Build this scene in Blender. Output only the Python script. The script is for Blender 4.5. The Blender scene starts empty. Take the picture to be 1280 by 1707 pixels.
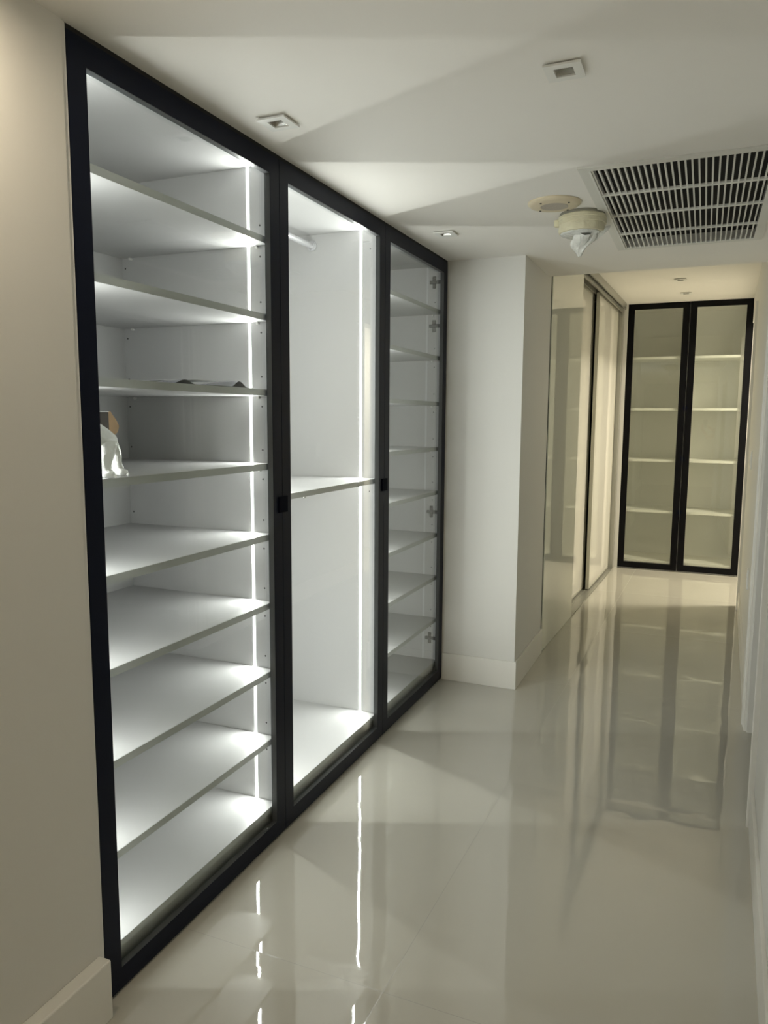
import bpy, bmesh, math, random
from mathutils import Vector, Matrix
random.seed(7)
sc = bpy.context.scene
col = sc.collection

# ---------------------------------------------------------------- camera, world, exposure
cam_d = bpy.data.cameras.new('camera')
cam_o = bpy.data.objects.new('camera', cam_d); col.objects.link(cam_o)
yaw, pit, rol = math.radians(22.8761), math.radians(7.0319), math.radians(0.354)
fw = Vector((-math.sin(yaw)*math.cos(pit), math.cos(yaw)*math.cos(pit), -math.sin(pit)))
rt = Vector((math.cos(yaw), math.sin(yaw), 0)); up = rt.cross(fw)
r2 = rt*math.cos(rol) + up*math.sin(rol); u2 = -rt*math.sin(rol) + up*math.cos(rol)
M = Matrix((r2, u2, -fw)).transposed().to_4x4(); M.translation = Vector((1.3669, 0, 1.537))
cam_o.matrix_world = M
cam_d.sensor_fit = 'VERTICAL'; cam_d.sensor_height = 24; cam_d.lens = 24*1254.457/1707
cam_d.clip_start = 0.004
sc.camera = cam_o
w = bpy.data.worlds.new('world'); sc.world = w; w.use_nodes = True
w.node_tree.nodes['Background'].inputs[0].default_value = (0.8, 0.85, 1, 1)
w.node_tree.nodes['Background'].inputs[1].default_value = 0.0
sc.view_settings.view_transform = 'Standard'; sc.view_settings.look = 'None'
sc.view_settings.gamma = 1; sc.view_settings.use_curve_mapping = False
sc.view_settings.exposure = 0.0
sc.cycles.max_bounces = 14; sc.cycles.diffuse_bounces = 8; sc.cycles.glossy_bounces = 6
sc.cycles.transparent_max_bounces = 24; sc.cycles.sample_clamp_indirect = 6
sc.cycles.caustics_reflective = True; sc.cycles.blur_glossy = 0.3
sc.cycles.use_denoising = True
LED = 210.0        # radiance of the cabinet light strips
LED_COL = (1.0, 0.985, 0.945)
WARM = (1.0, 0.90, 0.71)
P_SIDE = 300.0     # lamp in the side room at the far right
P_LOBBY_FILL = 260.0     # added fill lamp in the lobby, out of view
P_DOWN = 720.0    # lit downlight beside the left wall
P_REAR = 160.0

# ---------------------------------------------------------------- materials
def mat(name, base=(.8, .8, .8), rough=.5, metal=0, coat=0, coat_rough=.03, emit=None, es=0, bump=0, bscale=60, spec=.5, var=0, vscale=4):
    m = bpy.data.materials.new(name); m.use_nodes = True
    nt = m.node_tree; b = nt.nodes['Principled BSDF']
    b.inputs['Base Color'].default_value = (*base, 1)
    b.inputs['Roughness'].default_value = rough
    b.inputs['Metallic'].default_value = metal
    b.inputs['Coat Weight'].default_value = coat
    b.inputs['Coat Roughness'].default_value = coat_rough
    b.inputs['Specular IOR Level'].default_value = spec
    if emit:
        b.inputs['Emission Color'].default_value = (*emit, 1); b.inputs['Emission Strength'].default_value = es
    tc = nt.nodes.new('ShaderNodeTexCoord')
    if bump:
        n = nt.nodes.new('ShaderNodeTexNoise'); n.inputs['Scale'].default_value = bscale; n.inputs['Detail'].default_value = 3
        bp = nt.nodes.new('ShaderNodeBump'); bp.inputs['Strength'].default_value = bump; bp.inputs['Distance'].default_value = .01
        nt.links.new(tc.outputs['Object'], n.inputs['Vector']); nt.links.new(n.outputs[0], bp.inputs['Height'])
        nt.links.new(bp.outputs[0], b.inputs['Normal'])
    if var:
        n = nt.nodes.new('ShaderNodeTexNoise'); n.inputs['Scale'].default_value = vscale; n.inputs['Detail'].default_value = 4
        mx = nt.nodes.new('ShaderNodeMixRGB'); mx.inputs[1].default_value = (*[c*(1-var) for c in base], 1); mx.inputs[2].default_value = (*[min(1, c*(1+var)) for c in base], 1)
        nt.links.new(tc.outputs['Object'], n.inputs['Vector']); nt.links.new(n.outputs[0], mx.inputs[0]); nt.links.new(mx.outputs[0], b.inputs['Base Color'])
    return m

def glass_mat(name, tint, refl=1.0):
    """thin pane: clear transmission plus a Schlick mirror reflection"""
    m = bpy.data.materials.new(name); m.use_nodes = True
    nt = m.node_tree; nt.nodes.clear(); N = nt.nodes.new; L = nt.links.new
    out = N('ShaderNodeOutputMaterial'); mix = N('ShaderNodeMixShader')
    tr = N('ShaderNodeBsdfTransparent'); tr.inputs[0].default_value = (*tint, 1)
    gl = N('ShaderNodeBsdfGlossy'); gl.inputs['Roughness'].default_value = 0.0; gl.inputs[0].default_value = (1, 1, 1, 1)
    g = N('ShaderNodeNewGeometry'); d = N('ShaderNodeVectorMath'); d.operation = 'DOT_PRODUCT'
    L(g.outputs['Incoming'], d.inputs[0]); L(g.outputs['Normal'], d.inputs[1])
    a = N('ShaderNodeMath'); a.operation = 'ABSOLUTE'; L(d.outputs['Value'], a.inputs[0])
    s = N('ShaderNodeMath'); s.operation = 'SUBTRACT'; s.inputs[0].default_value = 1; L(a.outputs[0], s.inputs[1])
    p = N('ShaderNodeMath'); p.operation = 'POWER'; p.inputs[1].default_value = 5; L(s.outputs[0], p.inputs[0])
    q = N('ShaderNodeMath'); q.operation = 'MULTIPLY_ADD'; q.inputs[1].default_value = .96*refl; q.inputs[2].default_value = .04*refl; L(p.outputs[0], q.inputs[0])
    L(q.outputs[0], mix.inputs[0]); L(tr.outputs[0], mix.inputs[1]); L(gl.outputs[0], mix.inputs[2]); L(mix.outputs[0], out.inputs[0])
    return m

def floor_mat():
    m = mat('polished_porcelain', (.50, .48, .43), .02, spec=.95)
    nt = m.node_tree; b = nt.nodes['Principled BSDF']; N = nt.nodes.new; L = nt.links.new
    tc = N('ShaderNodeTexCoord'); sp = N('ShaderNodeSeparateXYZ'); L(tc.outputs['Object'], sp.inputs[0])
    def mt(op, a, b_=None, c=None):
        n = N('ShaderNodeMath'); n.operation = op
        for i, v in enumerate((a, b_, c)):
            if v is None: continue
            if isinstance(v, (int, float)): n.inputs[i].default_value = v
            else: L(v, n.inputs[i])
        return n.outputs[0]
    u = mt('MULTIPLY_ADD', sp.outputs[1], -.022, sp.outputs[0])
    def cell(s, off, pitch):
        f = mt('DIVIDE', mt('SUBTRACT', s, off - 20*pitch), pitch)
        fr = mt('FRACT', f)
        return mt('FLOOR', f), mt('MULTIPLY', mt('MINIMUM', fr, mt('SUBTRACT', 1, fr)), pitch)
    cu, du = cell(u, .61, 1.3); cv, dv = cell(sp.outputs[1], 1.715, 1.31)
    dist = mt('MINIMUM', du, dv)
    line = mt('LESS_THAN', dist, .0011)
    n1 = N('ShaderNodeTexNoise'); n1.inputs['Scale'].default_value = 1.3; L(tc.outputs['Object'], n1.inputs['Vector'])
    mx0 = N('ShaderNodeMixRGB'); mx0.inputs[1].default_value = (.50, .485, .425, 1); mx0.inputs[2].default_value = (.53, .515, .455, 1); L(n1.outputs[0], mx0.inputs[0])
    mx = N('ShaderNodeMixRGB'); L(mx0.outputs[0], mx.inputs[1]); mx.inputs[2].default_value = (.33, .31, .27, 1)
    L(line, mx.inputs[0]); L(mx.outputs[0], b.inputs['Base Color'])
    L(mt('MULTIPLY_ADD', line, .3, .018), b.inputs['Roughness'])
    # gentle waviness of the polished slabs, a lip along each joint
    n2 = N('ShaderNodeTexNoise'); n2.inputs['Scale'].default_value = 7; n2.inputs['Detail'].default_value = 1; L(tc.outputs['Object'], n2.inputs['Vector'])
    lip = mt('MULTIPLY', mt('MINIMUM', dist, .05), .35)
    h = mt('ADD', mt('MULTIPLY', n2.outputs[0], .0006), mt('MULTIPLY', lip, .03))
    bp = N('ShaderNodeBump'); bp.inputs['Strength'].default_value = 1; bp.inputs['Distance'].default_value = 1
    L(h, bp.inputs['Height']); L(bp.outputs[0], b.inputs['Normal'])
    return m

WALL = mat('wall_paint', (.69, .685, .655), .55, bump=.02, bscale=180)
CEIL = mat('ceiling_paint', (.87, .85, .81), .7, bump=.02, bscale=150)
TRIM = mat('semigloss_trim', (.76, .75, .71), .3)
FLOOR = floor_mat()
MELA = mat('white_melamine', (.47, .47, .47), .42, bump=.01, bscale=300)
EDGE = mat('melamine_front', (.45, .45, .44), .45)
BLACK = mat('anthracite_aluminium', (.006, .0085, .020), .36, metal=.0, spec=.10)
REVEAL_LIT = mat('reveal_lit_grey', (.075, .08, .085), .35, spec=.5)  # black frame's inner faces, the light they reflect painted in as grey
HANDLE = mat('black_leather_tab', (.003, .004, .010), .6, spec=.03)
GLASS = glass_mat('clear_pane', (.93, .955, .945))
GLASS_F = glass_mat('smoky_pane', (.94, .95, .93), 1.6)
LIGHT = mat('led_diffuser', (1, 1, 1), .4, emit=LED_COL, es=4.0)
OFFLED = mat('led_diffuser_off', (.62, .63, .64), .35)
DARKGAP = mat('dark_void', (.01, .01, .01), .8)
METAL = mat('brushed_nickel', (.62, .62, .60), .25, metal=1)
HINGE = mat('dark_nickel', (.11, .11, .105), .3, metal=.85)
ROD = mat('satin_rod', (.72, .72, .74), .3, metal=.7)
LACQ = mat('lacquered_glass', (.86, .845, .77), .04, spec=.5)
MIRR = mat('grey_lacquered_glass', (.84, .85, .77), .015, spec=.6)
ALU = mat('satin_aluminium', (.42, .42, .38), .35, metal=.6)
GRILLE = mat('grille_white', (.72, .72, .68), .45)
PLATE = mat('white_plastic', (.80, .80, .77), .4)
BEIGE = mat('aged_beige_plastic', (.66, .58, .42), .5, var=.08, vscale=30)
MESHB = mat('speaker_mesh', (.50, .45, .38), .7, bump=.5, bscale=900)
TAPE = mat('cream_masking_tape', (.72, .68, .50), .5, var=.1, vscale=25, bump=.4, bscale=40)
PLASTIC = mat('cloudy_plastic_wrap', (.74, .75, .72), .2, spec=.8, bump=.5, bscale=60)
CERAMIC = mat('wrapped_white_ceramic', (.95, .95, .94), .28, spec=.5, bump=.8, bscale=45)
CARD = mat('kraft_cardboard', (.40, .26, .14), .75, var=.15, vscale=20)
DARKCARD = mat('dark_brown_card', (.045, .035, .03), .5)
PAPER = mat('white_paper', (.72, .73, .74), .6)
PAPERD = mat('grey_paper', (.16, .16, .18), .5)
HOLE = mat('hole_black', (.02, .02, .02), .8)
WARMLAMP = mat('warm_lamp_face', (1, 1, 1), .4, emit=WARM, es=4)
FILL_FACE = mat('lobby_fill_face', (1, 1, 1), .4, emit=(1.0, .82, .58), es=4)
REARLAMP = mat('rear_lamp_face', (1, 1, 1), .4, emit=(1.0, .86, .6), es=4)

# ---------------------------------------------------------------- helpers
def ident(x, y, z): return (x, y, z)
def RW(x, y, z): return (1.54 + .0247*y + x, y, z)        # right wall: x is the offset from its face
def LW(x, y, z): return (.445 + .036*(y-4.9) + x, y, z)   # skewed left wall of the far corridor

def box(bm, x0, x1, y0, y1, z0, z1, f=ident, bev=0):
    vs = [bm.verts.new(f(x, y, z)) for x in (x0, x1) for y in (y0, y1) for z in (z0, z1)]
    fs = []
    for q in ((0, 1, 3, 2), (4, 6, 7, 5), (0, 4, 5, 1), (2, 3, 7, 6), (0, 2, 6, 4), (1, 5, 7, 3)):
        fs.append(bm.faces.new([vs[i] for i in q]))
    if bev:
        es = list({e for fc in fs for e in fc.edges})
        bmesh.ops.bevel(bm, geom=es, offset=bev, segments=2, affect='EDGES', profile=.5)
    return fs

def cyl(bm, c, r, h, axis='z', seg=32, r2=None):
    m = Matrix.Translation(c)
    if axis == 'y': m = m @ Matrix.Rotation(math.pi/2, 4, 'X')
    if axis == 'x': m = m @ Matrix.Rotation(math.pi/2, 4, 'Y')
    return bmesh.ops.create_cone(bm, cap_ends=True, segments=seg, radius1=r, radius2=r if r2 is None else r2, depth=h, matrix=m)

def lathe(bm, prof, c, seg=48, sgn=1):
    rings = []
    for r, z in prof:
        if r < 1e-6: rings.append([bm.verts.new((c[0], c[1], c[2]+z))])
        else: rings.append([bm.verts.new((c[0]+r*math.cos(2*math.pi*k/seg), c[1]+r*math.sin(2*math.pi*k/seg), c[2]+z)) for k in range(seg)])
    for a, b in zip(rings, rings[1:]):
        for k in range(seg):
            k2 = (k+1) % seg
            p = [a[k % len(a)], a[k2 % len(a)], b[k2 % len(b)], b[k % len(b)]]
            p = list(dict.fromkeys(p))
            if len(p) > 2: bm.faces.new(p)

def obj(name, bm, m, parent=None, smooth=False, kind=None, label=None):
    bmesh.ops.recalc_face_normals(bm, faces=bm.faces)
    me = bpy.data.meshes.new(name); bm.to_mesh(me); bm.free()
    if isinstance(m, (list, tuple)):
        for k in m: me.materials.append(k)
    else: me.materials.append(m)
    o = bpy.data.objects.new(name, me); col.objects.link(o)
    if smooth:
        for p in me.polygons: p.use_smooth = True
        me.set_sharp_from_angle(angle=math.radians(40)) if hasattr(me, 'set_sharp_from_angle') else None
    if parent:
        o.parent = parent; o.matrix_parent_inverse = Matrix.Translation(-parent.location) if parent.type == 'EMPTY' else Matrix()
    if kind: o['kind'] = kind
    if label: o['label'] = label
    return o

def boxes(name, lst, m, parent=None, f=ident, bev=0, **k):
    bm = bmesh.new()
    for b in lst: box(bm, *b, f=f, bev=bev)
    return obj(name, bm, m, parent, **k)

def thing(name, label, cat, loc, group=None):
    o = bpy.data.objects.new(name, None); col.objects.link(o); o.empty_display_size = .1
    o.location = loc; o['label'] = label; o['category'] = cat
    if group: o['group'] = group
    return o
def ring_frame(bm, u0, u1, z0, z1, su0, su1, sb, st, d0, d1, along='y', bead=0):
    """one connected rectangular frame in the (u, z) plane with depth d0..d1"""
    o = [(u0, z0), (u1, z0), (u1, z1), (u0, z1)]; i = [(u0+su0, z0+sb), (u1-su1, z0+sb), (u1-su1, z1-st), (u0+su0, z1-st)]
    P = (lambda d, u, z: (d, u, z)) if along == 'y' else (lambda d, u, z: (u, d, z))
    if bead:
        j = [(i[0][0]+bead, i[0][1]+bead), (i[1][0]-bead, i[1][1]+bead), (i[2][0]-bead, i[2][1]-bead), (i[3][0]+bead, i[3][1]-bead)]
        dm = d0+(d1-d0)*.3
        loops = [[(d1, q) for q in o], [(d0, q) for q in o], [(d0, q) for q in j], [(dm, q) for q in j], [(dm, q) for q in i], [(d1, q) for q in i]]
    else: loops = [[(d1, q) for q in o], [(d0, q) for q in o], [(d0, q) for q in i], [(d1, q) for q in i]]
    V = [[bm.verts.new(P(d, *q)) for d, q in lp] for lp in loops]
    for a, b in zip(V, V[1:]+V[:1]):
        for k in range(4): bm.faces.new((a[k], a[(k+1) % 4], b[(k+1) % 4], b[k]))
def area(x, y, z, sx, sy, rot, rad, colr, disc=False):
    """light emitted by a lamp face of the given radiance"""
    d = bpy.data.lights.new('lamp_light', 'AREA'); d.shape = 'DISK' if disc else 'RECTANGLE'; d.size = sx; d.size_y = sy; d.color = colr
    a = math.pi*sx*sx/4 if disc else sx*sy
    d.energy = rad*a*math.pi
    o = bpy.data.objects.new('lamp_light', d); col.objects.link(o); o.location = (x, y, z); o.rotation_euler = rot
    return o
def tag(o, label, cat, group=None):
    o['label'] = label; o['category'] = cat
    if group: o['group'] = group
    return o
def struct(name, lst, m, f=ident, bev=0): return boxes(name, lst, m, None, f, bev, kind='structure')

# ---------------------------------------------------------------- measures
Y0, W = 1.3835, .9274
Y3 = Y0 + 3*W            # 4.166
H1, H2 = 2.416, 2.702
YC = 4.1385
YE = 4.80                # ceiling step
YF = 8.14
DH = 2.404

# ---------------------------------------------------------------- structure
struct('floor', [(-.9, 5.2, -4.6, 9.2, -.05, 0)], FLOOR)
struct('ceiling', [(-.9, 5.2, -4.6, YE, H1, H1+.32)], CEIL)
struct('ceiling_far', [(-.2, 5.2, YE, 9.2, H2, H2+.1)], CEIL)
struct('wall_left', [(-.8, .004, -3.0, Y0-.016, 0, H1)], WALL)
bm = bmesh.new(); box(bm, .004, .044, -3.0, 1.361, 0, .162, bev=.004)
obj('baseboard_left', bm, TRIM, kind='structure')
struct('wall_wardrobe_back', [(-.80, -.69, Y0-.016, Y3+.02, 0, H1), (-.69, 0.0, Y0-.018, Y0-.001, 0, H1)], WALL)
# column between wardrobe and far corridor
struct('wall_column', [(-.8, .4366, YC+.002, 4.895, 0, H2)], WALL)
struct('baseboard_column', [(.003, .4486, YC-.010, YC+.002, 0, .162), (.4366, .4486, YC+.002, 4.893, 0, .162)], TRIM, bev=.0015)
# wall behind the sliding doors
struct('wall_far_left', [(-.25, -.20, 4.9, 8.4, 0, H2)], WALL, f=LW)
struct('wall_far', [(-.2, .6, YF+.0, YF+.06, 0, H2), (1.75, 5.2, YF+.01, YF+.06, 0, H2), (-.2, 5.2, YF+.56, YF+.62, 0, H2)], WALL)
# right wall of the corridor with doorway and the far opening
struct('wall_right', [(0, .14, 1.2, 3.12, 0, H1), (0, .14, 3.12, 4.02, 2.12, H1), (0, .14, 4.02, 6.84, 0, H2)], WALL, f=RW)
struct('wall_header_right', [(0, .14, 6.84, YF+.02, 2.47, H2)], WALL, f=RW)
struct('baseboard_right', [(-.012, 0, 1.2, 3.03, 0, .15)], TRIM, f=RW, bev=.0015)
struct('baseboard_right_far', [(-.012, 0, 4.13, 6.66, 0, .15)], TRIM, f=RW, bev=.0015)
def prism(name, prof, z0, z1, m, f=ident):
    bm = bmesh.new(); A = [bm.verts.new(f(x, y, z0)) for x, y in prof]; B = [bm.verts.new(f(x, y, z1)) for x, y in prof]
    bm.faces.new(A); bm.faces.new(B[::-1])
    for k in range(len(prof)): bm.faces.new((A[k], B[k], B[(k+1) % len(prof)], A[(k+1) % len(prof)]))
    return obj(name, bm, m, kind='structure')
def casing_prof(y0, y1, s):      # s=+1: thick outer edge at y1
    w_ = y1-y0; P = [(0, 0), (-.010, 0), (-.012, .08), (-.012, .45), (-.016, .52), (-.016, .74), (-.021, .80), (-.021, .97), (-.018, 1), (0, 1)]
    return [(x, y0+v*w_ if s > 0 else y1-v*w_) for x, v in P]
prism('trim_1', casing_prof(3.03, 3.118, -1), 0, 2.205, TRIM, RW)
prism('trim_2', casing_prof(4.022, 4.13, 1), 0, 2.205, TRIM, RW)
bm = bmesh.new(); box(bm, -.013, -.0005, 3.119, 4.021, 2.121, 2.204, f=RW); obj('trim_3', bm, TRIM, kind='structure')
prism('trim_4', casing_prof(6.68, 6.842, -1), 0, 2.47, TRIM, RW)
# door lining with stop, far side
prism('trim_8', [(.002, 4.0195), (.002, 4.008), (.050, 4.008), (.050, 3.994), (.064, 3.994), (.064, 4.008), (.139, 4.008), (.139, 4.0195)], 0, 2.119, TRIM, RW)
# dim room seen through the doorway
struct('wall_side_room', [(1.78, 3.2, 2.4, 2.46, 0, H1), (3.2, 3.26, 2.4, 4.86, 0, H1), (1.80, 3.26, 4.80, 4.86, 0, H2)], WALL)
# lobby behind the camera
struct('wall_lobby_right', [(1.56, 3.4, 1.14, 1.2, 0, H1), (3.4, 3.46, -3.0, 1.2, 0, H1)], WALL)
struct('wall_back', [(-.8, 1.62, -3.06, -3.0, 0, H1), (2.35, 3.46, -3.06, -3.0, 0, H1), (1.62, 2.35, -3.06, -3.0, 2.25, H1),
                     (1.2, 2.9, -4.6, -4.54, 0, H1), (1.14, 1.2, -4.6, -3.06, 0, H1), (2.9, 2.96, -4.6, -3.06, 0, H1)], WALL)
# warm-lit room off the far end
struct('wall_side_far', [(3.3, 3.36, 4.86, YF+.02, 0, H2), (1.86, 3.36, 5.6, 5.66, 0, H2)], WALL)

# ceiling air return grille -------------------------------------------------
gx0, gx1, gy0, gy1 = .909, 1.575, 2.805, 4.178
t = thing('air_return_grille', 'large white louvred air return grille set in the ceiling beside the smoke detector', 'vent', (1.24, 3.5, H1))
gb = .038
bm = bmesh.new()
zt = H1 - .007
o4 = [(gx0, gy0), (gx1, gy0), (gx1, gy1), (gx0, gy1)]; i4 = [(gx0+gb, gy0+gb), (gx1-gb, gy0+gb), (gx1-gb, gy1-gb), (gx0+gb, gy1-gb)]
V = [[bm.verts.new((*q, z)) for q in lp] for lp, z in ((o4, H1-.0005), (o4, zt), (i4, zt), (i4, H1-.0005))]
for A, B in zip(V, V[1:]+V[:1]):
    for k in range(4): bm.faces.new((A[k], A[(k+1) % 4], B[(k+1) % 4], B[k]))
obj('frame', bm, GRILLE, t)
for yy in (3.165, 3.492, 3.835): boxes('cross_bar', [(gx0+gb, gx1-gb, yy-.008, yy+.008, zt-.0015, H1+.001)], GRILLE, t)
bm = bmesh.new()
n = 27
for k in range(n):
    x = gx0+gb + .004 + k*(gx1-gx0-2*gb)/n
    v = [(x, zt+.001), (x+.0062, zt+.001), (x+.0052, H1+.008), (x+.002, H1+.008)]
    a = [bm.verts.new((p, gy0+gb, z)) for p, z in v]; b = [bm.verts.new((p, gy1-gb, z)) for p, z in v]
    bm.faces.new(a); bm.faces.new(b[::-1])
    for i in range(4): bm.faces.new((a[i], b[i], b[(i+1) % 4], a[(i+1) % 4]))
obj('louvre_blades', bm, GRILLE, t)['kind'] = 'stuff'
boxes('inner_lip', [(gx0+gb-.004, gx0+gb+.003, gy0+gb, gy1-gb, zt-.003, H1+.02)], PLATE, t)
# cut the hole for the duct in the ceiling
def cut(o, b):
    bm = bmesh.new(); box(bm, *b); me = bpy.data.meshes.new('c'); bmesh.ops.recalc_face_normals(bm, faces=bm.faces); bm.to_mesh(me); bm.free()
    c = bpy.data.objects.new('c', me); col.objects.link(c)
    md = o.modifiers.new('b', 'BOOLEAN'); md.object = c; md.operation = 'DIFFERENCE'; md.solver = 'EXACT'
    dg = bpy.context.evaluated_depsgraph_get(); nm = bpy.data.meshes.new_from_object(o.evaluated_get(dg))
    o.modifiers.clear(); o.data = nm; bpy.data.objects.remove(c)
ceil_o = bpy.data.objects['ceiling']
cut(ceil_o, (gx0+gb-.003, gx1-gb+.003, gy0+gb-.003, gy1-gb+.003, H1-.05, H1+.16))
boxes('duct_lining', [(gx0+gb-.002, gx1-gb+.002, gy0+gb-.002, gy1-gb+.002, H1+.04, H1+.15)], DARKGAP, t)

# downlights ---------------------------------------------------------------
def downlight(x, y, z, label, s=.047, hole=.024):
    cut(bpy.data.objects['ceiling' if z < 2.6 else 'ceiling_far'], (x-hole-.006, x+hole+.006, y-hole-.006, y+hole+.006, z-.02, z+.06))
    t = thing('recessed_downlight', label, 'downlight', (x, y, z), 'square recessed downlights in the ceiling')
    bm = bmesh.new()
    o = [(-s, -s), (s, -s), (s, s), (-s, s)]; i = [(-hole, -hole), (hole, -hole), (hole, hole), (-hole, hole)]
    zb = z-.009
    A = [bm.verts.new((x+a, y+b, z-.004)) for a, b in o]; B = [bm.verts.new((x+a, y+b, zb)) for a, b in o]; Cc = [bm.verts.new((x+a, y+b, zb)) for a, b in i]; D = [bm.verts.new((x+a, y+b, z-.004)) for a, b in i]
    for k in range(4):
        l = (k+1) % 4
        bm.faces.new((A[k], A[l], B[l], B[k])); bm.faces.new((B[k], B[l], Cc[l], Cc[k])); bm.faces.new((Cc[k], Cc[l], D[l], D[k])); bm.faces.new((D[k], D[l], A[l], A[k]))
    obj('trim_plate', bm, PLATE, t)
    bm = bmesh.new()
    T = [bm.verts.new((x+a, y+b, z-.0045)) for a, b in i]; U = [bm.verts.new((x+a*.55, y+b*.55, z+.035)) for a, b in i]
    for k in range(4): bm.faces.new((T[k], T[(k+1) % 4], U[(k+1) % 4], U[k]))
    bm.faces.new(U)
    obj('reflector', bm, METAL, t)
downlight(.165, .930, H1, 'lit warm square downlight close to the left wall, in front of the wardrobe')
area(.165, .930, H1-.0060, .046, .046, (0, 0, 0), P_DOWN, (1.0, .84, .62))
downlight(.150, 2.055, H1, 'square white downlight close to the wardrobe top, nearest to the light-filled first cabinet')
downlight(.995, 2.034, H1, 'square white downlight in the middle of the ceiling, nearer than the air grille')
downlight(.190, 3.525, H1, 'small square downlight beside the top of the third, unlit cabinet')
downlight(1.122, 6.86, H2, 'nearer of the two downlights in the yellowish far ceiling')
downlight(1.150, 7.60, H2, 'farther of the two downlights, just before the black end cabinet')

# ceiling speaker and wrapped smoke detector --------------------------------
t = thing('ceiling_speaker', 'round beige flush ceiling speaker with four screws', 'speaker', (.757, 3.21, H1))
bm = bmesh.new(); lathe(bm, [(.107, -.0005), (.107, -.005), (.099, -.012), (.085, -.0155), (.056, -.017), (.0545, -.0155), (.0545, -.0005)], (.757, 3.21, H1)); obj('cover_ring', bm, BEIGE, t, smooth=True)
bm = bmesh.new(); cyl(bm, (.757, 3.21, H1-.009), .0545, .0155, seg=48); obj('speaker_mesh', bm, MESHB, t)
for k in range(4):
    a = math.radians(45+90*k+12); bm = bmesh.new(); cyl(bm, (.757+.078*math.cos(a), 3.21+.078*math.sin(a), H1-.0165), .0042, .003, seg=12); obj('screw', bm, HOLE, t)

t = thing('smoke_detector', 'smoke detector wrapped in cream tape and cloudy plastic under the ceiling', 'smoke detector', (.838, 3.42, H1))
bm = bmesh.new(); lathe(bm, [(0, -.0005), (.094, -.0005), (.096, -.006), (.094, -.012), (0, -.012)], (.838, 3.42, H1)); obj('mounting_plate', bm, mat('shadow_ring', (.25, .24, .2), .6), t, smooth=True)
bm = bmesh.new()
lathe(bm, [(.091, -.010), (.099, -.016), (.101, -.028), (.0985, -.030), (.100, -.047), (.0965, -.049), (.098, -.072), (.095, -.082), (.075, -.085), (0, -.086)], (.838, 3.42, H1), 64)
for v in bm.verts:
    d = Vector((v.co.x-.838, v.co.y-3.42)); r = d.length
    if r > .05:
        a = math.atan2(d.y, d.x); s = 1+.012*math.sin(5*a+v.co.z*90)+.008*math.sin(13*a); v.co.x = .838+d.x*s; v.co.y = 3.42+d.y*s
obj('taped_body', bm, TAPE, t, smooth=True)
def crumple(c, rx, ry, rz, seed, amp=.18, sub=4):
    rnd = random.Random(seed); bm = bmesh.new(); bmesh.ops.create_icosphere(bm, subdivisions=sub, radius=1)
    ks = [(Vector((rnd.gauss(0, 1), rnd.gauss(0, 1), rnd.gauss(0, 1))).normalized(), rnd.uniform(2.5, 8), rnd.uniform(0, 6)) for _ in range(12)]
    for v in bm.verts:
        p = v.co.copy(); s = 1+amp*sum(abs(math.sin(k.dot(p)*f+ph))-.6 for k, f, ph in ks)/6
        v.co = Vector((c[0]+p.x*rx*s, c[1]+p.y*ry*s, c[2]+p.z*rz*s))
    return bm
bm = crumple((.838, 3.42, H1-.083), .085, .085, .016, 3); obj('plastic_wrap', bm, PLASTIC, t, smooth=True)
# gathered tail of the plastic
bm = bmesh.new(); ring = []
for i in range(15):
    f = i/14; row = []
    cx = .862 - .030*f + .006*math.sin(f*7); cz = H1-.084-.098*f; rr = .056*(1-f)**1.05+.0045
    for k in range(28):
        a = 2*math.pi*k/28; r = rr*(1+.30*math.sin(3*a+f*6)+.26*math.sin(7*a+2*f)+.12*math.sin(13*a))
        row.append(bm.verts.new((cx + r*math.cos(a)*1.1, 3.40+r*math.sin(a)*.55, cz+.016*math.sin(2*a+1)*(1-f)+.008*math.sin(5*a)*(1-f))))
    ring.append(row)
for a, b in zip(ring, ring[1:]):
    for k in range(28): bm.faces.new((a[k], a[(k+1) % 28], b[(k+1) % 28], b[k]))
bm.faces.new(ring[-1])
obj('plastic_tail', bm, PLASTIC, t, smooth=True)
bm = bmesh.new(); box(bm, .722, .744, 3.395, 3.425, H1-.05, H1-.020, bev=.006); obj('tape_flap', bm, TAPE, t)

# ---------------------------------------------------------------- wardrobe
SH = [.376, .631, .883, 1.131, 1.381, 1.636, 1.890, 2.145]
XB, XF = -.665, -.026
labels = ['first wardrobe cabinet, brightly lit, eight shelves behind glass, nearest the camera',
          'middle wardrobe cabinet, brightly lit, with hanging rail and one shelf',
          'third wardrobe cabinet with hinges showing, dimmer, next to the white column']
def holes(bm, ysurf, sg, zs):
    for z in zs:
        for x in (-.065, -.65):
            cyl(bm, (x, ysurf+sg*.0006, z), .0032, .0012, 'y', 10)
def hinge(parent, y, z):
    h = obj('hinge', (lambda b: (box(b, -.095, -.030, y-.014, y-.001, z-.009, z+.009, bev=.002), b)[1])(bmesh.new()), HINGE, parent, label='nickel concealed hinge arm')
    b = bmesh.new()
    for s in (-1, 1): box(b, -.080, -.060, y-.006, y, z+s*.019-.0145, z+s*.019+.0145, bev=.003)
    for s in (-1, 1): cyl(b, (-.070, y-.007, z+s*.022), .005, .004, 'y', 14)
    obj('mounting_plate', b, HINGE, h)
    b = bmesh.new(); cyl(b, (-.058, y-.0155, z), .004, .003, 'y', 12); obj('screw', b, HOLE, h)
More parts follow.
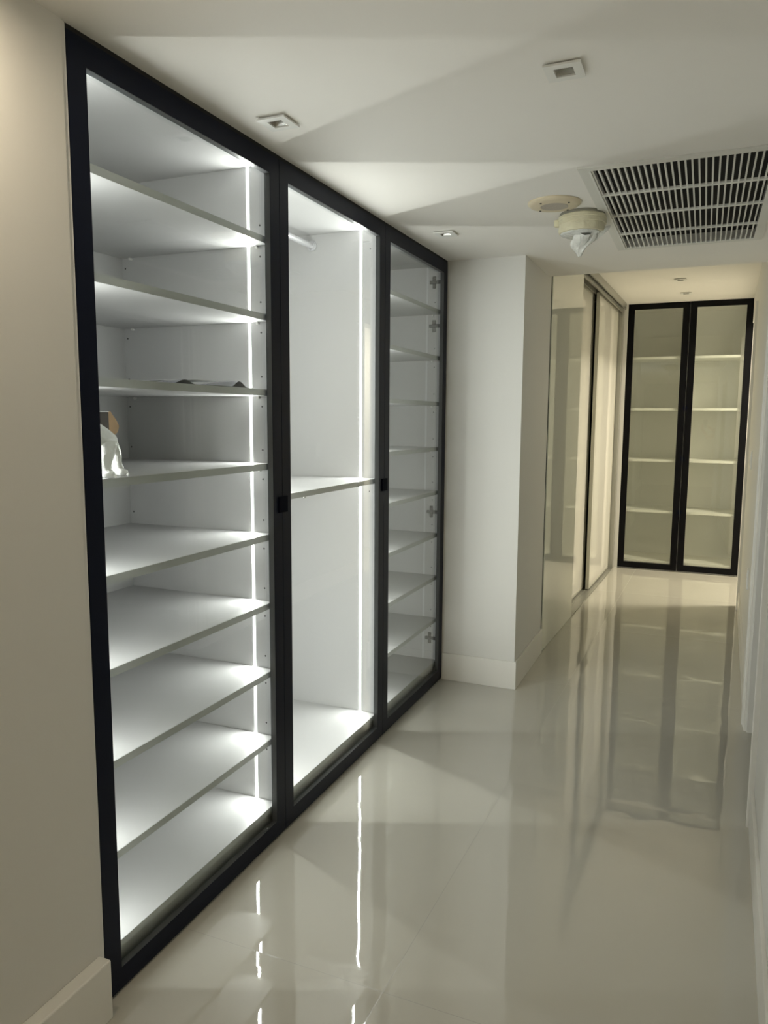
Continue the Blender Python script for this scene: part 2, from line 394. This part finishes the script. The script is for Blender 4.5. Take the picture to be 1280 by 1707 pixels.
for i in range(3):
    ya, yb = Y0+i*W, Y0+(i+1)*W
    if i == 2: yb = YC-.001
    a, b = ya+.022, yb-.022
    t = thing('wardrobe_cabinet', labels[i], 'wardrobe', (-.3, (ya+yb)/2, 0), 'glass-fronted wardrobe cabinets')
    boxes('side_panel', [(XB, XF, ya+.0005, a, 0.001, 2.40)], MELA, t)
    boxes('side_panel', [(XB, XF, b, yb-.0005, 0.001, 2.40)], MELA, t)
    boxes('back_panel', [(XB-.012, XB, a-.018, b+.018, 0.001, 2.40)], MELA, t)
    boxes('top_panel', [(XB, XF, a, b, 2.385, 2.402)], MELA, t)
    boxes('bottom_panel', [(XB, XF, a, b, .098, .120)], MELA, t)
    boxes('plinth', [(-.060, -.045, a, b, 0.001, .098)], EDGE, t)
    bm = bmesh.new()
    zs = [s+d for s in SH for d in (-.058, .045)]
    if i != 1: holes(bm, b, -1, zs); holes(bm, a, 1, zs)
    else: holes(bm, b, -1, [1.20, 2.3])
    o = obj('shelf_pin_holes', bm, HOLE, t); o['kind'] = 'stuff'
    for side, yy in ((0, a), (1, b)):
        on = not (i == 2 and side == 1)
        s0, s1 = (yy-.004, yy+.0015) if side == 0 else (yy-.0015, yy+.004)
        boxes('light_strip', [(-.116, -.106, s0, s1, .121, 2.384)], LIGHT if on else OFFLED, t,
              label='glowing white light strip' if on else 'unlit strip channel')
        if on: area(-.111, yy+(.0022 if side == 0 else -.0022), 1.2525, .010, 2.263, (math.pi/2, 0, 0) if side == 0 else (-math.pi/2, 0, 0), LED, LED_COL)
    shelves = SH if i != 1 else [1.262]
    for z in shelves:
        s = boxes('shelf', [(XB+.001, -.030, a+.003, b-.003, z-.022, z)], MELA, t)
        boxes('front_edge', [(-.030, -.0285, a+.003, b-.003, z-.022, z-.0004)], EDGE, s)
        for xx in (-.075, -.62):
            for yy, sg in ((a, 1), (b, -1)):
                bmp = bmesh.new(); cyl(bmp, (xx, yy+sg*.006, z-.0265), .0045, .012, 'y', 12)
                obj('shelf_support', bmp, METAL if i == 1 else PLATE, s)
    if i == 1:
        bm = bmesh.new(); cyl(bm, (-.36, (a+b)/2, 2.335), .0135, b-a-.012, 'y', 24); r = obj('hanging_rail', bm, ROD, t, smooth=True)
        for yy, sg in ((a, 1), (b, -1)):
            bm = bmesh.new(); cyl(bm, (-.36, yy+sg*.004, 2.335), .024, .008, 'y', 24); cyl(bm, (-.36, yy+sg*.012, 2.335), .0175, .012, 'y', 24)
            obj('rail_flange', bm, ROD, r, smooth=True)
        bm = bmesh.new(); cyl(bm, (-.050, 2.56, 1.236), .006, .008, 'z', 14); obj('cam_fitting', bm, METAL, t)
    if i == 2:
        for z in (2.300, 2.060, 1.004, .250): hinge(t, b, z)
    # door
    da, db = ya+.0015, yb-.0015
    if i == 2: db = YC-.003
    S = .058; zt0, zt1 = .008, DH
    bm = bmesh.new(); ring_frame(bm, da, db, zt0, zt1, S, S, .058, .060, -.022, 0, 'y')
    d = obj('door', bm, BLACK, t, label='black aluminium framed glass door')
    boxes('glass_pane', [(-.0215, -.0175, da+S+.0014, db-S-.0014, zt0+.0594, zt1-.0614)], GLASS, d)
    bm = bmesh.new(); ring_frame(bm, da+S+.0001, db-S-.0001, zt0+.0581, zt1-.0601, .0012, .0012, .0012, .0012, -.0219, -.0012, 'y'); obj('inner_lip', bm, REVEAL_LIT, d, label='door frame reveal with its reflected light painted grey')
    if i == 0: boxes('handle', [(-.001, .006, db-.0275, db+.030, 1.206, 1.263)], HANDLE, d, bev=.0015)
    if i == 2: boxes('handle', [(-.001, .006, da-.030, da+.0275, 1.204, 1.262)], HANDLE, d, bev=.0015)
struct('door_gap_shade', [(-.10, -.002, Y0-.002, YC, DH+.0005, H1)], DARKGAP)  # black filler stands in for the shade between door tops and ceiling

# things on the shelves of the first cabinet ----------------------------------
def skin(name, pts, edges, m, parent=None, sub=2, label=None):
    me = bpy.data.meshes.new(name); me.from_pydata([p[:3] for p in pts], edges, [])
    o = bpy.data.objects.new(name, me); col.objects.link(o)
    md = o.modifiers.new('s', 'SKIN'); md.branch_smoothing = .4
    for i, p in enumerate(pts):
        sv = me.skin_vertices[0].data[i]; r = p[3]
        sv.radius = r if isinstance(r, tuple) else (r, r); sv.use_root = (i == 0)
    o.modifiers.new('u', 'SUBSURF').levels = sub
    dg = bpy.context.evaluated_depsgraph_get(); nm = bpy.data.meshes.new_from_object(o.evaluated_get(dg))
    o.modifiers.clear(); o.data = nm
    nm.materials.clear(); nm.materials.append(m)
    for p in nm.polygons: p.use_smooth = True
    if parent: o.parent = parent; o.matrix_parent_inverse = Matrix.Translation(-parent.location)
    if label: o['label'] = label
    return o
zb = 1.3815
t = thing('figurine', 'glossy white crouching figurine in clear wrap on the fourth shelf down in the first cabinet', 'figurine', (-.07, 1.49, zb))
# a crouching body: rounded back, head bowed towards the hidden side, arms and legs down to the feet
P = [(-.076, 1.528, zb+.104, .042),   # 0 hips
     (-.080, 1.495, zb+.118, .042),   # 1 back
     (-.085, 1.455, zb+.120, .036),   # 2 shoulders
     (-.085, 1.420, zb+.116, .020),   # 3 neck
     (-.085, 1.393, zb+.110, .025),   # 4 head
     (-.056, 1.524, zb+.090, .033),   # 5 near thigh root
     (-.052, 1.508, zb+.052, .024),   # 6 near knee
     (-.054, 1.506, zb+.022, .020),   # 7 near ankle
     (-.044, 1.520, zb+.011, .013),   # 8 near toe
     (-.092, 1.560, zb+.092, .032),   # 9 far thigh
     (-.086, 1.582, zb+.058, .023),   # 10 far knee
     (-.084, 1.580, zb+.024, .018),   # 11
     (-.070, 1.594, zb+.012, .014),   # 12 foot
     (-.052, 1.440, zb+.092, .020),   # 13 near upper arm
     (-.048, 1.446, zb+.056, .017),   # 14 elbow
     (-.048, 1.442, zb+.020, .014),   # 15 wrist
     (-.040, 1.450, zb+.011, .012),   # 16 hand
     (-.125, 1.440, zb+.095, .018), (-.130, 1.438, zb+.055, .015), (-.122, 1.432, zb+.018, .012), (-.116, 1.430, zb+.011, .011),
     (-.085, 1.370, zb+.104, .014)]   # muzzle
E_ = [(0, 1), (1, 2), (2, 3), (3, 4), (0, 5), (5, 6), (6, 7), (7, 8), (0, 9), (9, 10), (10, 11), (11, 12), (2, 13), (13, 14), (14, 15), (15, 16), (2, 17), (17, 18), (18, 19), (19, 20), (4, 21)]
skin('body', P, E_, CERAMIC, t)
for k, (fx, fy) in enumerate(((-.062, 1.594), (-.036, 1.519), (-.034, 1.448))):
    bm = bmesh.new()
    for j in range(4):
        bmesh.ops.create_uvsphere(bm, u_segments=10, v_segments=8, radius=.0042, matrix=Matrix.Translation((fx+.006*j-.004, fy-.002-.0015*j, zb+.0045)))
    foot = bmesh.new(); bmesh.ops.create_uvsphere(foot, u_segments=18, v_segments=12, radius=1, matrix=Matrix.Translation((fx-.004, fy-.012, zb+.0105)) @ Matrix.Diagonal((.0165, .020, .0100, 1)))
    foot = obj('foot', foot, CERAMIC, t, smooth=True)
    obj('toes', bm, CERAMIC, t, smooth=True)
t = thing('small_box', 'small dark box with torn brown cardboard side behind the white figurine', 'box', (-.20, 1.50, zb))
boxes('box_body', [(-.26, -.150, 1.44, 1.635, zb, zb+.170)], DARKCARD, t, bev=.002)
bm = bmesh.new()
pr = [(1.6355, .085), (1.644, .098), (1.668, .116), (1.674, .132), (1.662, .150), (1.648, .164), (1.642, .1725), (1.6355, .1725)]
A = [bm.verts.new((-.150, y, zb+z)) for y, z in pr]; B = [bm.verts.new((-.25, y, zb+z)) for y, z in pr]
bm.faces.new(A); bm.faces.new(B[::-1])
for k in range(len(pr)): bm.faces.new((A[k], B[k], B[(k+1) % len(pr)], A[(k+1) % len(pr)]))
obj('cardboard_flap', bm, CARD, t)
boxes('lid_edge', [(-.261, -.149, 1.44, 1.635, zb+.1705, zb+.1725)], PAPER, t)

def sheet(name, x0, x1, y0, y1, z, hf, m, label, cat='paper', thick=.0006, nx=10, ny=24):
    bm = bmesh.new(); top = []; bot = []
    for i in range(nx+1):
        for lst, dz in ((top, thick), (bot, 0)):
            lst.append([bm.verts.new((x0+(x1-x0)*i/nx, y0+(y1-y0)*j/ny, z+hf(i/nx, j/ny)+dz)) for j in range(ny+1)])
    for i in range(nx):
        for j in range(ny):
            bm.faces.new((top[i][j], top[i+1][j], top[i+1][j+1], top[i][j+1])); bm.faces.new((bot[i][j], bot[i][j+1], bot[i+1][j+1], bot[i+1][j]))
    for i in range(nx):
        for j in (0, ny): bm.faces.new((top[i][j], top[i+1][j], bot[i+1][j], bot[i][j]))
    for j in range(ny):
        for i in (0, nx): bm.faces.new((top[i][j], top[i][j+1], bot[i][j+1], bot[i][j]))
    return tag(obj(name, bm, m, smooth=True), label, cat, 'loose papers on the shelf')
zp = 1.6366
sheet('paper_sheet', -.25, -.060, 1.80, 1.935, zp, lambda u, v: .0005+.013*math.sin(math.pi*min(1, v*1.2))**2*(.35+.65*u), PAPERD, 'leftmost dark grey sheet on the shelf, bowed slightly upward')
sheet('paper_sheet', -.28, -.050, 1.88, 2.075, zp+.0135, lambda u, v: .0005+.004*v*v, PAPER, 'white sheet in the middle of the shelf papers with lifted right edge')
sheet('paper_sheet', -.20, -.055, 2.085, 2.185, zp+.002, lambda u, v: .022*math.sin(math.pi*v)**2*(1-.55*abs(u-.75)), PAPERD, 'rightmost curled dark sheet beside the light strip')
sheet('paper_sheet', -.26, -.038, 1.95, 2.20, zp-.0003, lambda u, v: .0004+.001*(1+math.sin(6*v)), PAPER, 'flat white sheet lying under the curled dark one')

# ---------------------------------------------------------------- far corridor, left side
t = thing('glass_wall_panel', 'tall narrow reflective grey glass panel between column and sliding doors', 'panel', (.46, 5.4, 0))
boxes('glass_face', [(-.006, 0, 4.902, 5.912, .004, H2-.001)], MIRR, t, f=LW)
boxes('backing_board', [(-.03, -.007, 4.902, 5.908, .004, H2-.001)], DARKGAP, t, f=LW)
struct('wall_far_left_core', [(-.2, -.031, 4.9, 5.90, 0, H2)], WALL, f=LW)
LWx = lambda y: .445+.036*(y-4.9)
def sliding(name, off, ya, yb, label, jamb=False):
    t = thing('sliding_door', label, 'sliding door', (LWx((ya+yb)/2)+off, (ya+yb)/2, 0), 'sliding closet doors')
    z0, z1 = .012, 2.640
    boxes('door_panel', [(off-.022, off-.003, ya+.028, yb-.028, z0+.02, z1-.03)], LACQ, t, f=LW)
    boxes('door_frame', [(off-.03, off, ya, ya+.028, z0, z1), (off-.03, off, yb-.028, yb, z0, z1), (off-.03, off-.0005, ya+.028, yb-.028, z0, z0+.02), (off-.03, off-.0005, ya+.028, yb-.028, z1-.03, z1)],
          mat('champagne_frame', (.50, .49, .42), .35), t, f=LW, bev=.0015)
sliding('d', -.098, 5.95, 6.98, 'nearer cream glass sliding door, set back on the inner track')
sliding('d', -.040, 6.90, 8.035, 'farther cream glass sliding door, glowing, on the outer track beside the end cabinet')
t = thing('sliding_door_track', 'double metal track above and below the sliding doors', 'door track', (LWx(7)-.05, 7, 0))
boxes('top_rail', [(-.155, .030, 5.915, 8.05, 2.672, H2-.001), (-.155, -.145, 5.915, 8.05, 2.62, 2.672), (-.088, -.078, 5.915, 8.05, 2.63, 2.672), (-.012, .0, 5.915, 8.05, 2.612, 2.672), (.018, .030, 5.915, 8.05, 2.640, 2.672)], ALU, t, f=LW)
boxes('bottom_rail', [(-.150, .002, 5.915, 8.05, 0.0005, .004), (-.075, -.068, 5.915, 8.05, .004, .009), (-.004, .002, 5.915, 8.05, .004, .010)], ALU, t, f=LW)
struct('trim_6', [(-.16, .0, 8.05, 8.135, 0, H2)], ALU, f=LW)
struct('wall_closet_back', [(-.2, -.17, 5.915, 8.1, 0.0, H2)], DARKGAP, f=LW)

# ---------------------------------------------------------------- end cabinet
cx0, cx1 = .600, 1.747
t = thing('end_cabinet', 'black-framed two-door glass cabinet with white shelves closing the end of the corridor', 'cabinet', ((cx0+cx1)/2, YF+.25, 0))
iy0, iy1 = YF+.028, YF+.50
CABI = mat('cabinet_interior', (.88, .88, .85), .5)
CABS = mat('cabinet_shelf_white', (.85, .85, .80), .4)
boxes('side_panel', [(cx0-.0, cx0+.02, iy0, iy1, 0, 2.69)], CABI, t)
boxes('side_panel', [(cx1-.02, cx1, iy0, iy1, 0, 2.69)], CABI, t)
boxes('divider', [(1.166, 1.196, iy0, iy1, 0, 2.69)], CABI, t)
boxes('back_panel', [(cx0, cx1, iy1, iy1+.012, 0, 2.69)], CABI, t)
boxes('top_panel', [(cx0+.02, cx1-.02, iy0, iy1, 2.67, 2.69)], CABI, t)
boxes('plinth', [(cx0+.02, cx1-.02, iy0+.02, iy0+.035, 0, .075)], CABI, t)
for a, b in ((cx0+.02, 1.166), (1.196, cx1-.02)):
    for z in (.100, .622, 1.146, 1.665, 2.178):
        boxes('shelf', [(a+.001, b-.001, iy0+.003, iy1, z-.024, z)], CABS, t)
mid = 1.181
for k, (a, b) in enumerate(((cx0, mid-.003), (mid+.003, cx1))):
    S = .062; z0, z1 = .014, 2.700
    bm = bmesh.new(); ring_frame(bm, a, b, z0, z1, S, S, .058, .055, YF+.022, YF, 'x')
    d = obj('door', bm, mat('black_door_frame', (.003, .003, .004), .4, spec=.12), t, label='matt black framed glass door')
    boxes('glass_pane', [(a+S, b-S, YF+.008, YF+.012, z0+.058, z1-.055)], GLASS_F, d)
    for zz in (1.665, 1.16, .62):
        boxes('handle', [(b-.018 if k == 0 else a, b if k == 0 else a+.018, YF-.004, YF+.001, zz-.02, zz+.02)], HANDLE, d)
struct('trim_7', [(1.749, 1.80, YF+.002, YF+.03, 2.66, H2), (.57, .60, YF+.004, YF+.03, 0, H2)], TRIM)

# ---------------------------------------------------------------- switches on the right wall
def plate(nm, y, z0, z1, label, cat, outlet):
    t = thing(nm, label, cat, (1.54+.0247*y, y, z0))
    boxes('cover_plate', [(-.009, 0, y-.038, y+.038, z0, z1)], PLATE, t, f=RW, bev=.002)
    zc = (z0+z1)/2
    if outlet:
        for dz in (-.022, .022):
            boxes('socket', [(-.0115, -.008, y-.017, y+.017, zc+dz-.014, zc+dz+.014)], TRIM, t, f=RW, bev=.002)
    else: boxes('rocker', [(-.013, -.008, y-.017, y+.017, zc-.033, zc+.033)], TRIM, t, f=RW, bev=.002)
plate('wall_outlet', 5.04, .520, .640, 'white wall outlet low on the right corridor wall', 'outlet', True)
plate('light_switch', 5.82, 1.210, 1.332, 'white light switch on the far right wall', 'light switch', False)

# ---------------------------------------------------------------- lamps of the neighbouring rooms
def lamp(name, x, y, z, r, m, label, rad, colr):
    area(x, y, z-.0225, 2*r, 2*r, (0, 0, 0), rad, colr, True)
    t = thing(name, label, 'lamp', (x, y, z))
    bm = bmesh.new(); lathe(bm, [(r+.012, -.0005), (r+.012, -.02), (r, -.022), (r, -.012), (0, -.012)], (x, y, z)); obj('lamp_ring', bm, PLATE, t, smooth=True)
    bm = bmesh.new(); cyl(bm, (x, y, z-.018), r-.001, .006, seg=40); obj('lamp_face', bm, m, t)
lamp('ceiling_lamp', 2.60, 7.25, H2, .16, WARMLAMP, 'warm round ceiling lamp in the room off the far end', P_SIDE, WARM)
t = thing('lobby_fill_globe', 'round white hanging globe added in the lobby beside the viewer as fill light', 'lamp', (2.3, .93, H1))  # unseen globe added to brighten the left wall, kept out of the glass reflections
bm = bmesh.new(); bmesh.ops.create_uvsphere(bm, u_segments=32, v_segments=16, radius=.11, matrix=Matrix.Translation((2.3, .93, 2.20))); obj('globe', bm, FILL_FACE, t, smooth=True)
bm = bmesh.new(); cyl(bm, (2.3, .93, 2.355), .004, .09, seg=10); obj('cord', bm, BLACK, t)
bm = bmesh.new(); cyl(bm, (2.3, .93, H1-.012), .05, .022, seg=28); obj('canopy', bm, PLATE, t)
lamp('ceiling_lamp', 2.0, -3.9, H1, .14, REARLAMP, 'round ceiling lamp in the room behind the lobby', P_REAR, (1.0, .86, .6))

# ---------------------------------------------------------------- photographer (seen mirrored in the end cabinet)
SKIN_M = mat('skin', (.50, .33, .24), .5); SHIRT = mat('grey_shirt', (.20, .20, .19), .8, bump=.2, bscale=50); SHORTS = mat('dark_shorts', (.04, .045, .05), .85)
CAP = mat('dark_cap', (.03, .03, .035), .8); SHOE = mat('dark_shoes', (.05, .05, .05), .6); PHONE = mat('black_phone', (.01, .01, .012), .15); HAIR = mat('dark_hair', (.02, .016, .012), .7)
px, py = 1.80, -.45
t = thing('person', 'person in a cap, grey shirt and dark shorts standing and holding up a phone', 'person', (px, py, 0))
P = [(px, py, .95, (.15, .11)), (px, py, 1.12, (.135, .095)), (px, py+.01, 1.32, (.165, .11)), (px-.005, py+.015, 1.43, (.09, .07)), (px-.01, py+.03, 1.50, (.052, .055)),
     (px-.015, py+.045, 1.575, (.068, .082)), (px-.02, py+.04, 1.66, (.076, .092)), (px-.02, py+.03, 1.715, (.055, .065)),
     # left arm
     (px-.17, py+.01, 1.385, .056), (px-.33, py+.10, 1.17, .043), (px-.455, py+.32, 1.36, .028), (1.332, -.055, 1.415, (.020, .034)), (1.330, -.028, 1.445, (.012, .030)),
     # right arm
     (px+.17, py+.01, 1.385, .056), (px+.14, py+.20, 1.15, .043), (px-.26, py+.345, 1.36, .028), (1.455, -.060, 1.405, (.020, .034)), (1.442, -.034, 1.43, (.012, .030)),
     # legs
     (px-.09, py, .86, .095), (px-.10, py+.02, .49, .060), (px-.11, py-.02, .10, .040), (px-.115, py+.05, .045, (.040, .030)), (px-.12, py+.14, .032, (.036, .020)),
     (px+.09, py, .86, .095), (px+.10, py+.02, .49, .060), (px+.11, py-.02, .10, .040), (px+.115, py+.05, .045, (.040, .030)), (px+.12, py+.14, .032, (.036, .020))]
E_ = [(0, 1), (1, 2), (2, 3), (3, 4), (4, 5), (5, 6), (6, 7), (2, 8), (8, 9), (9, 10), (10, 11), (11, 12), (2, 13), (13, 14), (14, 15), (15, 16), (16, 17),
      (0, 18), (18, 19), (19, 20), (20, 21), (21, 22), (0, 23), (23, 24), (24, 25), (25, 26), (26, 27)]
def fing(root, pts):
    k = root
    for p in pts: P.append(p); E_.append((k, len(P)-1)); k = len(P)-1
for j, z in enumerate((1.428, 1.446, 1.464, 1.481)):
    L_ = (.0, .004, .003, -.004)[j]
    fing(12, [(1.333, -.014, z, .0075), (1.338, .003, z+.002, .0072), (1.358+L_, .002, z+.004, .0064)])
    fing(17, [(1.436, -.016, z-.012, .0075), (1.431, .003, z-.010, .0072), (1.412-L_, .002, z-.008, .0064)])
fing(11, [(1.343, -.040, 1.452, .0105), (1.362, -.028, 1.476, .0088), (1.372, -.0255, 1.492, .0078)])
fing(16, [(1.440, -.044, 1.440, .0105), (1.418, -.029, 1.458, .0088), (1.402, -.0255, 1.468, .0078)])
fing(5, [(px-.02, py+.135, 1.585, .014)])                 # nose
fing(5, [(px-.017, py+.112, 1.515, .026)])                # chin
body = skin('body', P, E_, SKIN_M, t)
def chain(name, pts, ed, m): return skin(name, pts, ed, m, t)
chain('shirt', [(px, py, .93, (.165, .125)), (px, py, 1.12, (.152, .112)), (px, py+.01, 1.32, (.182, .128)), (px-.005, py+.015, 1.43, (.11, .085)),
               (px-.17, py+.01, 1.385, .072), (px-.26, py+.06, 1.265, .062), (px+.17, py+.01, 1.385, .072), (px+.155, py+.11, 1.26, .062)], [(0, 1), (1, 2), (2, 3), (2, 4), (4, 5), (2, 6), (6, 7)], SHIRT)
chain('shorts', [(px, py, .97, (.17, .13)), (px, py, .90, (.17, .13)), (px-.095, py, .80, .105), (px-.10, py+.012, .58, .088), (px+.095, py, .80, .105), (px+.10, py+.012, .58, .088)], [(0, 1), (1, 2), (2, 3), (1, 4), (4, 5)], SHORTS)
bm = bmesh.new(); bmesh.ops.create_uvsphere(bm, u_segments=28, v_segments=16, radius=1, matrix=Matrix.Translation((px-.02, py+.035, 1.665)) @ Matrix.Diagonal((.088, .108, .100, 1)))
bmesh.ops.delete(bm, geom=[v for v in bm.verts if v.co.z < 1.655], context='VERTS')
cyl(bm, (px-.02, py+.035, 1.768), .008, .012, seg=12)
obj('cap', bm, CAP, t, smooth=True)
bm = bmesh.new(); bmesh.ops.create_uvsphere(bm, u_segments=24, v_segments=8, radius=1, matrix=Matrix.Translation((px-.02, py+.125, 1.660)) @ Matrix.Rotation(-.15, 4, 'X') @ Matrix.Diagonal((.075, .075, .006, 1)))
obj('cap_visor', bm, CAP, t, smooth=True)
for s_ in (-1, 1):
    bm = bmesh.new(); bmesh.ops.create_uvsphere(bm, u_segments=14, v_segments=10, radius=1, matrix=Matrix.Translation((px-.017+s_*.078, py+.03, 1.595)) @ Matrix.Diagonal((.010, .018, .030, 1))); obj('ear', bm, SKIN_M, t, smooth=True)
    bm = bmesh.new(); bmesh.ops.create_uvsphere(bm, u_segments=14, v_segments=10, radius=.0115, matrix=Matrix.Translation((px-.018+s_*.031, py+.112, 1.615))); obj('eye', bm, PLATE, t, smooth=True)
    bm = bmesh.new(); bmesh.ops.create_uvsphere(bm, u_segments=14, v_segments=10, radius=.0055, matrix=Matrix.Translation((px-.018+s_*.031, py+.1205, 1.613))); obj('pupil', bm, HAIR, t, smooth=True)
    bm = bmesh.new(); box(bm, px-.036+s_*.115-.0, px+.036+s_*.115, py-.07, py+.19, .001, .06, bev=.02); obj('shoe', bm, SHOE, t, smooth=True)
bm = bmesh.new(); bmesh.ops.create_uvsphere(bm, u_segments=14, v_segments=8, radius=1, matrix=Matrix.Translation((px-.019, py+.122, 1.545)) @ Matrix.Diagonal((.022, .006, .005, 1))); obj('mouth', bm, mat('lips', (.35, .15, .13), .5), t, smooth=True)
t = thing('phone', 'black phone held upright in both hands of the standing person', 'phone', (1.385, -.012, 1.49))
bm = bmesh.new(); box(bm, 1.3475, 1.4225, -.0165, -.0085, 1.4125, 1.5675, bev=.002); obj('phone_body', bm, PHONE, t)
boxes('screen', [(1.351, 1.419, -.0172, -.0166, 1.418, 1.562)], mat('phone_screen', (.02, .02, .02), .2, emit=(.8, .85, 1), es=.4), t)

d = bpy.data.lights.new('globe_fill_light', 'POINT'); d.shadow_soft_size = .112; d.color = (1.0, .82, .58); d.energy = P_LOBBY_FILL*math.pi*4*math.pi*.112**2
o = bpy.data.objects.new('globe_fill_light', d); col.objects.link(o); o.location = (2.3, .93, 2.20)
